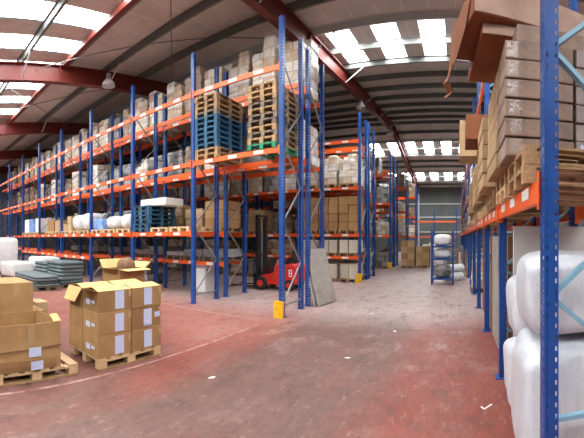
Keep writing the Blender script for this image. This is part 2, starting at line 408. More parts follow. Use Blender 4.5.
def beam_mesh(L, hb):
    k = (round(L,2), hb)
    if k in _beam: return _beam[k]
    c = MB(); c.box(.06, -.012, -hb, L-.06, .038, -.045); c.box(.06, .004, -.045, L-.06, .038, 0)
    for x in (.058, L-.063):
        c.box(x, -.018, -hb-.05, x+.005, .045, .045)
    for x in (0.03, L-.075): c.box(x, -.02, -hb-.05, x+.045, -.013, .045)
    _beam[k] = c.mesh('beam', M['orange']); return _beam[k]
_stk = MB(); _stk.box(-.14,-.0155,-.11,.14,-.0125,-.025); STK = _stk.mesh('beam_label', M['sticker'])
_fp = MB(); _fp.box(-.09,-.05,0,.09,.13,.012); FOOT = _fp.mesh('foot_plate', M['blue'])

ORD = ['first','second','third','fourth','fifth','sixth','seventh','eighth','ninth','tenth','eleventh','twelfth','thirteenth','fourteenth','fifteenth']
LEV = {'F':'floor level', 'B':'low beam', 'L1':'first level', 'L2':'middle level', 'L3':'top level'}
SLOT = ['left','middle','right']
class Rack:
    def __init__(s, short, label, X, Y, rz, bays, levels, depth, H, detail, brace='galv', hb=.13, stickers=True, level_z=None):
        s.short, s.X, s.Y, s.rz, s.bays, s.depth = short, X, Y, rz, bays, depth
        s.lz = level_z; s.n = len(bays); s.ns = 2 if bays[0] < 2.5 else 3
        s.root = thing('pallet_rack', label, 'rack', (X,Y,0), rz, 'blue and orange pallet racks')
        xs = [0]
        for b in bays: xs.append(xs[-1]+b)
        s.xs = xs
        for x in xs:
            f = link('upright_frame', frame_mesh(H, depth, brace), s.root, (x,0,0))
            link('post', post_mesh(H, detail), f)
            link('post', post_mesh(H, detail), f, (0,depth,0), pi)
            link('foot_plate', FOOT, f); link('foot_plate', FOOT, f, (0,depth,0), pi)
        for i, b in enumerate(bays):
            for lv in levels(s.n-i):
                z = s.lz[lv]
                o = link('beam', beam_mesh(b, hb), s.root, (xs[i],-.0,z))
                if stickers:
                    for q in (.22,.5,.78): link('beam_label', STK, o, (b*q,0,0))
                link('beam', beam_mesh(b, hb), s.root, (xs[i]+b,depth,z), pi)
        s.levels = levels
    def at(s, x, y, z):
        return (s.X + x*cos(s.rz)-y*sin(s.rz), s.Y + x*sin(s.rz)+y*cos(s.rz), z)
    def spot(s, bay, slot, lv, setback=.0, dx=0):
        """bay counted from the main-aisle end (1..n); slot 0..2 left to right"""
        i = s.n-bay; b = s.bays[i]; cl = b-.14
        x = s.xs[i]+.07+cl*(slot+.5)/s.ns + dx
        return s.at(x, s.depth/2+setback, 0 if lv == 'F' else s.lz[lv])
    def where(s, bay, slot, lv): return '%s slot, %s bay, %s, %s' % ((SLOT if s.ns == 3 else ['left','right'])[slot], ORD[bay-1], LEV[lv], s.short)

H3 = 3.82*HC
LZ = {'B':1.1, 'L1':2.06, 'L2':4.04, 'L3':6.01}
XE, BAY, DEP = -3.95, 2.84, 1.15
full = lambda b: ['L1','L2','L3']
def lv_front(b):
    r = ['L2','L3']
    if 2 <= b <= 6: r.append('L1')
    if b in (4,5,6): r.append('B')
    return r
def left_rack(short, label, Y, n, levels, detail, stickers=True):
    return Rack(short, label, XE-n*BAY, Y, 0, [BAY]*n, levels, DEP, H3, detail, 'galv', .13, stickers, LZ)
lv_low = lambda b: ['B','L1','L2','L3']
lv_pass = lambda b: ['L2','L3'] if b == 1 else ['B','L1','L2','L3']
R1 = left_rack('nearest left rack', 'nearest left pallet rack, long run with green and blue pallet stacks', 7.28, 9, lv_front, True)
R2 = left_rack('second left rack', 'second left pallet rack, back to back behind the nearest one', 8.79, 9, lv_pass, True)
R3 = left_rack('third left rack', 'third left pallet rack, behind the red forklift, brown cartons at eye level', 14.1, 7, lv_low, False)
R4 = left_rack('fourth left rack', 'fourth left pallet rack, back to back with the carton-filled third rack', 15.6, 5, full, False)
R5 = left_rack('fifth left rack', 'fifth left pallet rack, beside the brown carton stacks on the aisle floor', 21.1, 5, full, False)
R6 = left_rack('sixth left rack', 'sixth left pallet rack, back to back with the fifth, deep down the aisle', 22.6, 4, full, False)
R7 = left_rack('seventh left rack', 'seventh left pallet rack, small and far down the aisle, left side', 28.1, 4, full, False, False)
R8 = left_rack('eighth left rack', 'eighth left pallet rack, farthest back near the grey end wall', 35.0, 4, full, False, False)
RX = .59
LZR = {'L1':2.29, 'L2':3.75, 'L3':5.25}
RB = [2.35]*15
def lv_right(b): return ['L1'] if b <= 2 else ['L1','L2','L3']
RR = Rack('right rack', 'right-hand pallet rack running down the aisle, close blue post in front', RX, 2.32+sum(RB), -pi/2, RB, lv_right, 1.1, 6.6, True, 'lightblue', .17, True, LZR)

# yellow column guards on the aisle-end posts
pg = MB()
pg.prism([(-.12,0),(.12,0),(.12,.36),(.09,.40),(-.09,.40),(-.12,.36)], -.14, -.10); pg.box(-.12,-.10,0,-.085,-.06,.38); pg.box(.085,-.10,0,.12,-.06,.38)
PG = pg.mesh('post_protector', M['yellow'])
for y, lab in ((7.28,'yellow post guard on the end of the nearest left rack'), (14.1,'yellow post guard on the end of the third left rack'),
               (21.1,'yellow post guard on the end of the fifth left rack')):
    tag(link('post_protector', PG, None, (XE, y-.01, 0)), lab, 'post guard', 'yellow post guards')

# ------------------------------------------------------------------ pallets and loads
def pallet_mesh(m, w=.8, d=1.2):
    c = MB(); n = 5
    bw = w*.155
    for i in range(n):
        x = (w-bw)*i/(n-1)-w/2; c.box(x, -d/2, .122, x+bw, d/2, .144)
    for y in (-d/2, -.05, d/2-.1): c.box(-w/2, y, .1, w/2, y+.1, .122)
    for x in (-w/2, -.05, w/2-.1):
        for y in (-d/2, -.07, d/2-.14): c.box(x, y, .022, x+.1, y+.14, .1)
        c.box(x, -d/2, 0, x+.1, d/2, .022)
    return c.mesh('pallet', m)
PAL = {k: pallet_mesh(M[k]) for k in ('wood','woodpale','woodgrey','bluepal','greenpal')}
COLN = {'wood':'brown wooden','woodpale':'pale wooden','woodgrey':'weathered wooden','bluepal':'blue wooden','greenpal':'green wooden'}
rng = random.Random(4)

def wrapped_mesh(w, d, h, nx, nz, seed, m, rag=.25):
    """one stretch-wrapped load: a closed shell whose faces bulge carton by carton, with an uneven top"""
    R = random.Random(seed); S = .075
    ax = max(4, round(w/S)); ay = max(4, round(d/S)); az = max(4, round(h/S))
    top = {}
    nyc = 2
    for i in range(nx):
        for j in range(nyc): top[i,j] = h*(1-(rag*R.uniform(.6,1.1) if R.random() < .45 else R.random()*.05))
    off = {}
    idx = {}; c = MB()
    def vert(i, j, k):
        key = (i,j,k)
        if key in idx: return idx[key]
        u, v, t = i/ax, j/ay, k/az
        ci = min(nx-1, int(u*nx)); cj = min(nyc-1, int(v*nyc)); ck = min(nz-1, int(t*nz))
        x = (u-.5)*w; y = (v-.5)*d; z = t*top[ci,cj]
        o = off.setdefault((ci,cj,ck), (R.uniform(-.018,.018), R.uniform(-.018,.018)))
        fu = abs(u*nx-round(u*nx)); ft = abs(t*nz-round(t*nz))
        g = .018*(max(0, 1-fu*6)+max(0, 1-ft*6))
        n_ = noise.noise(Vector((x*3+seed, y*3, z*3)))*.02
        if i in (0, ax): x += (1 if i else -1)*(o[0]-g+n_)
        if j in (0, ay): y += (1 if j else -1)*(o[1]-g+n_)
        if k == az: z += n_
        idx[key] = len(c.v); c.v.append((x,y,z)); return idx[key]
    def face(a, b, e, f): c.f.append((vert(*a),vert(*b),vert(*e),vert(*f))); c.m.append(0)
    for i in range(ax):
        for k in range(az):
            face((i,0,k),(i+1,0,k),(i+1,0,k+1),(i,0,k+1)); face((i+1,ay,k),(i,ay,k),(i,ay,k+1),(i+1,ay,k+1))
        for j in range(ay):
            face((i,j,az),(i+1,j,az),(i+1,j+1,az),(i,j+1,az)); face((i,j+1,0),(i+1,j+1,0),(i+1,j,0),(i,j,0))
    for j in range(ay):
        for k in range(az):
            face((ax,j,k),(ax,j+1,k),(ax,j+1,k+1),(ax,j,k+1)); face((0,j+1,k),(0,j,k),(0,j,k+1),(0,j+1,k+1))
    return c.mesh('wrapped_load', m)
WR = {}
def wrapped(kind, hi):
    k = (kind, hi)
    if k not in WR:
        nz = max(2, round(hi/.27))
        WR[k] = wrapped_mesh(.80, 1.1, hi, 2 if kind != 'wrap_brown' else 3, nz, len(WR)*3.7+1, M[kind])
    return WR[k]
WN = {'wrap_tan':'tan stretch-wrapped cartons','wrap_pale':'pale stretch-wrapped cartons','wrap_brown':'brown stretch-wrapped cartons','wrap_grey':'grey stretch-wrapped goods'}
def carton_mesh(w, d, h, m):
    c = MB(); c.box(-w/2,-d/2,0,w/2,d/2,h); return c.mesh('carton', m)
TM = {}
def tape_mesh(w, d, h):
    k = (round(w,3), round(d,3), round(h,3))
    if k not in TM:
        c = MB(); t = .0015; q = .03
        c.box(-w/2+.002,-q,h,w/2-.002,q,h+t); c.box(-w/2-t,-q,h*.72,-w/2,q,h+t); c.box(w/2,-q,h*.72,w/2+t,q,h+t)
        TM[k] = c.mesh('packing_tape', M['tape'])
    return TM[k]
CM = {}
def cmesh(w, d, h, m):
    k = (round(w,3), round(d,3), round(h,3), m)
    if k not in CM: CM[k] = carton_mesh(w, d, h, M[m])
    return CM[k]
def carton(loc, w, d, h, m, label, group=None, rz=0, tape=False):
    o = link('carton', cmesh(w,d,h,m), None, loc, rz, bevel=.008 if (Vector(loc)-Vector((0,0,HC))).length < 10 else 0); tag(o, label, 'box', group)
    if tape: link('packing_tape', tape_mesh(w,d,h), o)
    return o

def put_pallet(loc, kind, label, group, rz=0):
    o = link('pallet', PAL[kind], None, loc, rz); return tag(o, label, 'pallet', group)
def load(rack, bay, slot, lv, kind, hi, setback=0, pal='wood', dx=0, pallet=True):
    p = rack.spot(bay, slot, lv, setback, dx); rz = rack.rz + rng.uniform(-.02,.02)
    z = p[2]+.001
    w = rack.where(bay, slot, lv)
    if pallet:
        put_pallet((p[0],p[1],z), pal, '%s pallet under goods, %s' % (COLN[pal], w), 'loaded pallets on the racks', rz); z += .146
    o = link('wrapped_load', wrapped(kind, hi), None, (p[0],p[1],z), rz)
    tag(o, '%s, %s' % (WN[kind], w), 'wrapped load', 'stretch-wrapped loads on the racks'); return o
def cartons_on(rack, bay, slot, lv, m, cols, rows, cw, ch, cd, pal='wood', setback=0, missing=0, word='brown'):
    p = rack.spot(bay, slot, lv, setback); z = p[2]+.001; w = rack.where(bay, slot, lv)
    put_pallet((p[0],p[1],z), pal, '%s pallet under cartons, %s' % (COLN[pal], w), 'loaded pallets on the racks', rack.rz); z += .146
    names = ['bottom','second','third','fourth','fifth']
    for r in range(rows):
        for c in range(cols):
            if r == rows-1 and c < missing: continue
            x = (c-(cols-1)/2)*(cw+.016)
            q = Vector((x + rng.uniform(-.008,.008), rng.uniform(-.03,.03), 0)); q.rotate(Matrix.Rotation(rack.rz,3,'Z'))
            cn = ['left','right'][c] if cols == 2 else ['left','middle','right'][c] if cols == 3 else 'single'
            carton((p[0]+q.x, p[1]+q.y, z+r*(ch+.002)), cw-rng.uniform(0,.02), cd, ch-rng.uniform(.008,.016), m, '%s carton, %s row %s, in %s' % (word, names[r] if r < rows-1 or rows == 1 else 'top', cn, w), 'cartons stacked on the racks', rack.rz)
def stack(rack, bay, slot, lv, kinds, what, dx=0, setback=0):
    p = rack.spot(bay, slot, lv, setback, dx); z = p[2]+.001
    for i, k in enumerate(kinds):
        put_pallet((p[0]+rng.uniform(-.012,.012), p[1]+rng.uniform(-.015,.015), z), k,
                   '%s empty pallet, %s from bottom of %s' % (COLN[k], ORD[i] if i < len(ORD) else 'last', what), 'empty pallets in stacks', rng.uniform(-.015,.015)); z += .146

# --- nearest left rack
stack(R1, 1, 2, 'L2', ['greenpal','wood','woodgrey','wood','woodgrey','woodgrey','wood','woodgrey','wood','wood','wood'], 'the green-based stack on the nearest rack')
stack(R1, 1, 0, 'L2', ['wood','wood','bluepal','bluepal','bluepal','bluepal','bluepal','bluepal','woodgrey','wood','wood','wood'], 'the mostly blue stack on the nearest rack')
stack(R1, 2, 0, 'L1', ['bluepal']*6, 'the low blue stack at eye level')
fb = MB(); fb.box(-.62,-.35,0,.62,.5,.24); p = R1.spot(2,0,'L1')
tag(link('foam_slab', fb.mesh('foam_slab', M['foam']), None, (p[0]+.25,p[1]+.05,2.06+6*.146+.004), .02, bevel=.02), 'white foam slab lying on the low blue pallet stack', 'foam slab')
for s_ in (1,2): put_pallet(tuple(R1.spot(2,s_,'L1')[:2])+(2.061,), 'woodpale', 'bare pale pallet, %s' % R1.where(2,s_,'L1'), 'bare pallets at eye level')

# soft white sacks, blue bundles and cartons at eye level on the nearest rack
def lump_mesh(w, d, h, seed, m, p_=3.2, amp=.05, nz=18, na=40, sc=2.2):
    c = MB(); 
    for i in range(nz+1):
        ph = -pi/2+pi*i/nz
        for k in range(na):
            a = 2*pi*k/na
            e = lambda t, q: math.copysign(abs(t)**(2/q), t)
            x = e(cos(ph),p_)*e(cos(a),p_); y = e(cos(ph),p_)*e(sin(a),p_); z = e(sin(ph),p_)
            v = Vector((x*w/2, y*d/2, z*h/2))
            n_ = noise.noise(v*sc*1.6+Vector((seed*3.1,seed,0)))*amp + noise.noise(v*sc*4+Vector((seed,0,seed)))*amp*.4
            v *= 1+n_
            c.v.append((v.x, v.y, v.z+h/2))
    for i in range(nz):
        for k in range(na):
            c.f.append((i*na+k, i*na+(k+1)%na, (i+1)*na+(k+1)%na, (i+1)*na+k)); c.m.append(0)
    zmin = min(v[2] for v in c.v); zmax = max(v[2] for v in c.v)
    c.v = [(a,b,(q-zmin)*h/(zmax-zmin)) for a,b,q in c.v]
    return c.mesh('lump', m, True)
def white_sack(loc, w, d, h, seed, label, group=None, m='white', name='sack', rz=0, cat='sack'):
    return tag(link(name, lump_mesh(w,d,h,seed,M[m]), None, loc, rz), label, cat, group)
for (b, s_, w, h, sd) in ((3,2,.55,.55,1),(3,1,.75,.5,2),(4,2,.8,.75,3),(4,1,.8,.7,4)):
    p = R1.spot(b,s_,'L1'); put_pallet((p[0],p[1],2.061), 'woodpale', 'pale pallet under white sack, %s' % R1.where(b,s_,'L1'), 'loaded pallets on the racks')
    white_sack((p[0],p[1]-.1,2.207), w, .9, h, sd, 'white bulging sack, %s' % R1.where(b,s_,'L1'), 'white sacks at eye level')
p = R1.spot(3,0,'L1'); put_pallet((p[0],p[1],2.061), 'woodpale', 'pale pallet under blue-topped bundle, %s' % R1.where(3,0,'L1'), 'loaded pallets on the racks')
M['bluefilm'] = mat('blue_film', (.10,.25,.62), .35, col2=(.35,.5,.75), nscale=5)
tg = MB(); tg.box(-.36,-.5,0,.36,.5,.42); link_b = link('wrapped_bundle', tg.mesh('wrapped_bundle', M['bluefilm']), None, (p[0],p[1],2.207), bevel=.04)
tag(link_b, 'blue film-wrapped bundle beside the white sacks, third bay', 'bundle')
cartons_on(R1, 5, 2, 'L1', 'carton_pale', 1, 1, .78, .55, .9, 'woodpale', word='pale brown')
cartons_on(R1, 5, 1, 'L1', 'carton', 1, 1, .8, .6, .9, 'woodpale')
cartons_on(R1, 4, 0, 'L1', 'carton_pale', 2, 2, .4, .34, .9, 'woodpale', missing=1, word='pale brown')
for s_, mm, ww in ((0,'foam','white'),(1,'bluefilm','blue'),(2,'foam','white')):
    cartons_on(R1, 6, s_, 'L1', mm, 1, 1, .7, .8, .9, 'woodpale', word=ww)
# --- second left rack (seen through the first)
tops = {1:[('wrap_tan',1.6),('wrap_pale',1.85),('wrap_pale',1.75)], 2:[('wrap_pale',1.6),('wrap_tan',1.75),('wrap_pale',1.75)],
        3:[('wrap_tan',1.45),('wrap_pale',1.6),('wrap_pale',1.6)], 4:[('wrap_pale',1.6),('wrap_pale',1.75),('wrap_grey',1.45)],
        5:[('wrap_pale',1.75),('wrap_pale',1.45),('wrap_pale',1.6)], 6:[('wrap_pale',1.45),('wrap_tan',1.6),('wrap_pale',1.6)],
        7:[('wrap_tan',1.6),('wrap_pale',1.45),('wrap_pale',1.6)], 8:[('wrap_brown',1.6),('wrap_tan',1.45),('wrap_pale',1.45)], 9:[('wrap_brown',1.6),('wrap_pale',1.45),('wrap_brown',1.6)]}
for b, t in tops.items():
    for s_, (k, hi) in enumerate(t): load(R2, b, s_, 'L3', k, hi, 0, pallet=False)
mids = {1:[('wrap_grey',1.0),None,('wrap_pale',1.15)], 2:[('wrap_grey',1.15),('wrap_brown',1.0),('wrap_pale',1.45)], 3:[('wrap_grey',1.15),('wrap_pale',1.0),('wrap_grey',1.15)], 4:[('wrap_pale',1.45),('wrap_grey',1.15),('wrap_grey',1.0)],
        5:[('wrap_brown',1.15),('wrap_pale',1.45),('wrap_grey',1.15)], 6:[('wrap_grey',1.0),('wrap_pale',1.45),('wrap_brown',1.0)], 7:[('wrap_brown',1.45),('wrap_brown',1.15),('wrap_pale',1.45)],
        8:[('wrap_brown',1.45),('wrap_tan',1.15),('wrap_brown',1.45)], 9:[('wrap_brown',1.15),('wrap_brown',1.45),None]}
for b, t in mids.items():
    for s_, q in enumerate(t):
        if q: load(R2, b, s_, 'L2', q[0], q[1], 0, pallet=False)
cartons_on(R2, 2, 2, 'L1', 'carton', 2, 3, .39, .30, .95)
cartons_on(R2, 2, 1, 'L1', 'carton_pale', 2, 2, .39, .34, .95, word='pale brown')
for b, s_, k, hi in ((2,0,'wrap_brown',1.0),(3,0,'wrap_grey',1.15),(3,1,'wrap_brown',1.15),(3,2,'wrap_grey',.85),(4,0,'wrap_brown',1.0),(4,1,'wrap_grey',1.15),(4,2,'wrap_grey',1.0),(5,0,'wrap_grey',1.0),(5,1,'wrap_brown',1.15),(5,2,'wrap_brown',1.0),(6,0,'wrap_brown',1.15),(6,1,'wrap_grey',1.0),(6,2,'wrap_brown',1.0),(7,1,'wrap_brown',1.15),(7,2,'wrap_grey',1.0)):
    load(R2, b, s_, 'L1', k, hi, 0, pallet=False)
def sheets(loc, w, d, n, m, label, group, rz=0, t=.03, name='sheet_pack'):
    R = random.Random(label); c = MB(); z = 0
    for i in range(n):
        a = R.uniform(-.02,.02); b = R.uniform(-.02,.02); tt = t*R.uniform(.8,1.2)
        c.box(-w/2+a,-d/2+b,z,w/2+a,d/2+b,z+tt); z += tt+.002
    return tag(link(name, c.mesh(name, M[m]), None, loc, rz), label, 'sheets', group)
for b, s_, m, n in ((2,2,'greysheet',8),(2,1,'greysheet',7),(2,0,'white',4),(3,2,'greysheet',9),(3,1,'greysheet',5),(4,2,'greysheet',6),(4,0,'greysheet',7),(5,1,'greysheet',6)):
    p = R2.spot(b,s_,'B'); put_pallet((p[0],p[1],1.101), 'woodgrey', 'weathered pallet under flat sheets, %s' % R2.where(b,s_,'B'), 'loaded pallets on the racks')
    sheets((p[0],p[1],1.247), .85, 1.1, n, m, 'flat pack of %s sheets, %s' % ('white' if m == 'white' else 'grey', R2.where(b,s_,'B')), 'flat sheet packs on low beams')
c = MB(); c.box(-.24,-.3,0,.24,.3,1.0); tag(link('carton', c.mesh('carton', M['foam']), None, (-8.1,9.35,0), .05, bevel=.02), 'tall white box on the floor under the second rack, left of the forklift', 'box')
for b, s_, hi in ((3,1,.7),(4,2,.7)):
    p = R2.spot(b,s_,'F'); put_pallet((p[0],p[1],.001), 'woodgrey', 'weathered pallet on the floor, %s' % R2.where(b,s_,'F'), 'loaded pallets on the racks')
    o = link('wrapped_load', wrapped('wrap_grey', hi), None, (p[0],p[1],.147)); tag(o, 'grey wrapped goods, %s' % R2.where(b,s_,'F'), 'wrapped load', 'stretch-wrapped loads on the racks')

# --- third rack: brown cartons at eye level, wrapped white goods above, white boxes below
for s_ in range(3):
    load(R3, 1, s_, 'L2', 'wrap_pale', 1.25, 0)
for s_, rows in ((0,4),(1,4),(2,4)):
    cartons_on(R3, 1, s_, 'L1', 'carton', 2, rows, .42, .36, 1.0)
M['whitebox'] = mat('white_carton', (.72,.66,.56), .7, col2=(.62,.55,.45), nscale=3, rnd=.08)
for s_ in range(3):
    cartons_on(R3, 1, s_, 'B', 'whitebox', 2, 1, .38, .55, .95, word='white')
    cartons_on(R3, 1, s_, 'F', 'whitebox', 2, 1, .38, .62, .95, word='white')
for b in range(2,8):
    for s_ in range(3):
        for lv, prob in (('L3',.3),('L2',.95)):
            if rng.random() < prob: load(R3, b, s_, lv, rng.choice(['wrap_pale','wrap_tan','wrap_brown','wrap_grey']), rng.choice([1.0,1.15,1.45]), pallet=False)
        if b <= 4: 
            if rng.random() < .75: cartons_on(R3, b, s_, 'L1', rng.choice(['carton','carton_pale']), 2, rng.choice([2,3,4]), .39, .34, 1.0)
        else: load(R3, b, s_, 'L1', 'wrap_brown', 1.15, pallet=False)
        if rng.random() < .85: load(R3, b, s_, 'F', rng.choice(['wrap_grey','wrap_brown','wrap_pale']), .7)
        if rng.random() < .8: load(R3, b, s_, 'B', rng.choice(['wrap_grey','wrap_brown','wrap_tan']), .7, pallet=False)
for R_, nb in ((R4,3),(R5,3),(R6,3),(R7,3),(R8,3)):
    for b in range(1,nb+1):
        for s_ in range(3):
            for lv, prob in (('L3',.4),('L2',.9),('L1',.95)):
                if rng.random() < prob: load(R_, b, s_, lv, rng.choice(['wrap_pale','wrap_tan','wrap_brown','wrap_grey']), rng.choice([.85,1.0,1.15,1.45]), pallet=False)
            if rng.random() < .6: load(R_, b, s_, 'F', rng.choice(['wrap_pale','wrap_brown','wrap_grey']), rng.choice([.7,.85,1.0]))

# ------------------------------------------------------------------ right-hand rack goods
RY = lambda y: y
ROWN = ['bottom','second','third','fourth','fifth','sixth','top']
def pile(y0, y1, x0, z0, n, ch, m, where, cols=2, cw=.62, lean=.0):
    put = 0
    for c in range(cols):
        for r in range(n):
            jx = rng.uniform(-.009,.009); jy = rng.uniform(-.012,.012)
            o = carton((x0+cw/2+c*(cw+.024)+jx+lean*r, (y0+y1)/2+jy, z0+r*(ch+.003)), cw, y1-y0, ch-rng.uniform(.006,.014), m if c == 0 or m != 'carton_pink' else 'carton_mauve',
                   'flat carton, %s in %s column of %s' % (ROWN[r] if r < n-1 else 'top', ['aisle-side','inner'][c], where), 'flat cartons on the right rack', rng.uniform(-.003,.003))
            if m == 'carton_pink':
                d = y1-y0; q = MB()
                if c == 0:
                    xa = -cw/2+rng.uniform(.015,.05); q.box(xa,-d/2-.002,.012,xa+.10,-d/2-.0005,ch-.022); link('packing_tape', q.mesh('packing_tape', M['cleartape']), o)
                elif r == 0:
                    q.box(-.27,-d/2-.002,.03,-.16,-d/2-.0005,.13); link('paper_label', q.mesh('paper_label', M['paper']), o)
zt = 2.291+.146
for (yc, w) in ((3.02,'first'),(4.02,'second'),(5.28,'third'),(6.36,'fourth'),(7.65,'fifth'),(8.7,'sixth'),(10.0,'seventh'),(11.1,'eighth')):
    put_pallet((1.12, yc, 2.291), 'wood' if w in ('first','third','sixth') else 'woodpale', 'pallet on right rack first level, %s counting from near post' % w, 'loaded pallets on the racks', -pi/2)
    put_pallet((1.12, yc, 2.437), 'wood', 'upper pallet on right rack first level, %s counting from near post' % w, 'loaded pallets on the racks', -pi/2+.01)
zt += .146
pile(2.98,3.50,.43,zt,6,.165,'carton_pink','nearest pile')
pile(3.54,4.46,.42,zt,6,.165,'carton_pale','second pile')
pile(4.82,5.75,.38,zt,5,.19,'carton_pale','third pile')
pile(5.90,6.80,.42,zt,5,.19,'carton','fourth pile')
pile(7.2,8.1,.40,zt,4,.19,'carton_pale','fifth pile')
pile(8.25,9.15,.44,zt,4,.19,'carton','sixth pile')
pile(9.6,10.5,.42,zt,4,.19,'carton_pale','seventh pile')
pile(10.65,11.5,.44,zt,4,.19,'carton','eighth pile')
ztop = zt+6*.168
# long cartons laid across the pile and sticking out over the aisle
def open_carton(name, label, loc, w, d, h, m, rz=0, flaps=(), group=None, torn=False, tilt=None):
    """hollow carton with wall thickness; flaps: list of (side, angle from horizontal outwards, length)"""
    t = .008
    o = thing(name, label, 'box', loc, rz, group)
    c = MB(); c.box(-w/2,-d/2,0,w/2,d/2,t); c.box(-w/2,-d/2,t,w/2,-d/2+t,h); c.box(-w/2,d/2-t,t,w/2,d/2,h)
    c.box(-w/2,-d/2+t,t,-w/2+t,d/2-t,h); c.box(w/2-t,-d/2+t,t,w/2,d/2-t,h)
    link('carton_body', c.mesh('carton_body', M[m]), o)
    for (side, ang, ln) in flaps:
        f = MB(); a = radians(ang); co, si = cos(a)*ln, sin(a)*ln
        if side in ('-y','+y'):
            s = -1 if side == '-y' else 1; y = s*d/2
            f.quad([(-w/2+.01,y,h),(w/2-.01,y,h),(w/2-.03,y+s*co,h+si),(-w/2+.03,y+s*co,h+si)]) 
        else:
            s = -1 if side == '-x' else 1; x = s*w/2
            f.quad([(x,-d/2+.01,h),(x,d/2-.01,h),(x+s*co,d/2-.03,h+si),(x+s*co,-d/2+.03,h+si)])
        fo = link('flap', f.mesh('flap', M['carton_in']), o); md = fo.modifiers.new('thick','SOLIDIFY'); md.thickness = .006
    return o
carton((.88,3.29,ztop), .70, .55, .15, 'carton_pink', 'short greyish carton on the nearest pile, under the reddish cartons', 'flat cartons on the right rack', .03)
zc = ztop+.154
t = thing('carton', 'reddish flat carton sticking out over the aisle, below the largest one', 'box', (.60,3.74,zc), .09)
c = MB(); c.box(-.40,-.50,0,.40,.50,.11); link('carton_body', c.mesh('carton_body', M['carton_red']), t, bevel=.012)
c = MB(); c.box(-.39,-.506,.010,.39,-.499,.102); link('lit_end_face', c.mesh('lit_end_face', M['carton_lit']), t)  # paler panel paints light onto the near end
zc += .114
t = thing('carton', 'largest long reddish carton on top, torn end over the aisle', 'box', (.763,3.654,zc), .24)
c = MB(); c.box(-.72,-.42,0,.72,.42,.30); link('carton_body', c.mesh('carton_body', M['carton_red']), t, bevel=.012)
c = MB(); c.box(-.71,-.428,.015,.71,-.421,.29); link('lit_side_face', c.mesh('lit_side_face', M['carton_lit']), t)  # lit near side put in as a paler panel over the body
c = MB()
c.quad([(-.722,-.41,.28),(-.722,.41,.28),(-.76,.44,-.20),(-.75,.10,-.16),(-.74,-.22,-.02)])
fo = link('flap', c.mesh('flap', M['carton_red']), t); md = fo.modifiers.new('thick','SOLIDIFY'); md.thickness = .008
c = MB()
c.quad([(-.76,.44,-.20),(-.755,.20,-.17),(-.80,.24,-.33),(-.82,.42,-.30)]); c.quad([(-.80,.24,-.33),(-.82,.42,-.30),(-.76,.40,-.40),(-.74,.28,-.42)]); c.quad([(-.76,.40,-.40),(-.74,.28,-.42),(-.80,.26,-.50),(-.82,.36,-.47)])
fo = link('torn_flap', c.mesh('torn_flap', M['carton_red']), t); md = fo.modifiers.new('thick','SOLIDIFY'); md.thickness = .008
c = MB(); c.box(-.728,-.05,.06,-.7205,.22,.12); link('packing_tape', c.mesh('packing_tape', M['tape']), t)
carton((.42,6.3,zt+5*.193), .46, .75, .42, 'carton_red', 'dark reddish carton jutting over the aisle on the third pile', 'cartons jutting over the aisle')
carton((.42,8.45,LZR['L2']+.001), .62, .85, .82, 'carton_pale', 'large pale carton jutting over the aisle, right rack middle level', 'cartons jutting over the aisle')
# goods on the higher levels further down
for b in range(4,15):
    for s_ in range(2):
        for lv, pr in (('L2',.5),('L3',.25)):
            if rng.random() < pr and not (b == 3 and lv == 'L2'): load(RR, b, s_, lv, rng.choice(['wrap_pale','wrap_brown','wrap_grey']), rng.choice([.7,.85,1.0]))
        if b >= 5 and rng.random() < .8: load(RR, b, s_, 'L1', rng.choice(['wrap_pale','wrap_brown','wrap_brown']), rng.choice([.7,.85]))
        if b >= 5 and rng.random() < .8: load(RR, b, s_, 'F', rng.choice(['wrap_pale','wrap_brown','wrap_grey']), rng.choice([1.0,1.15]))
# white bales under the first beam
def bale(loc, w, d, h, seed, label, rz=0): return tag(link('bale', lump_mesh(w,d,h,seed,M['bale'],5.2,.06,22,56,1.8), None, loc, rz), label, 'bale', 'white film bales at the near right')
bale((1.05,2.96,.0), 1.10, .86, 1.06, 11, 'big white film bale right behind the near blue post, lower one', .02)
bale((1.07,2.96,1.075), 1.04, .82, .68, 12, 'upper white film bale right behind the near blue post, upper one', -.02)
bale((1.07,3.86,.0), 1.00, .74, .74, 14, 'white bale on the floor farther back, bulging into the aisle', .05)
bale((1.08,3.86,.755), .96, .70, .72, 15, 'white bale lying on the rear floor bale, partly hidden')
c = MB(); c.box(-.5,-.03,0,.5,.03,2.02); tag(link('board', c.mesh('board', M['panelwhite']), None, (1.24,4.40,0), 0), 'tall pale board standing behind the white bales under the right rack', 'board')
for i, (y0, y1, m, lab) in enumerate(((4.78,5.4,'carton','tall brown carton standing under the right rack, next to second post'), (5.5,6.8,'board','tall grey-brown board pack standing under the right rack'),
                                      (7.2,8.2,'carton_pale','tall pale carton standing under the right rack, third bay'), (8.3,9.15,'carton_dark','tall dark carton standing under the right rack, third bay'))):
    carton((1.2,(y0+y1)/2,0), .95, y1-y0, 1.9, m, lab, 'tall packs under the right rack')
# small white scrap on the aisle floor and bits of litter
c = MB(); c.bar((-.06,.02,.004),(-.02,-.03,.004), .018,.006); c.bar((-.02,-.03,.004),(.05,.09,.004), .018,.006)
tag(link('paper_scrap', c.mesh('paper_scrap', M['scrap']), None, (.345,3.83,0), -.2), 'small white tick-shaped scrap on the red floor near the right rack', 'scrap')

for q, (x, y, a) in enumerate(((-1.65,5.2,.3),(-3.0,3.6,1.2),(-2.05,8.4,.7),(-1.2,6.9,2.))):
    c = MB(); c.box(-.05,-.012,.001,.05,.012,.006); c.box(-.012,-.03,.001,.02,.02,.007)
    tag(link('paper_scrap', c.mesh('paper_scrap', M['scrap']), None, (x,y,0), a), 'tiny pale paper scrap on the worn aisle floor, %s nearest' % ORD[[1,0,3,2][q]], 'scrap', 'scraps on the aisle floor')
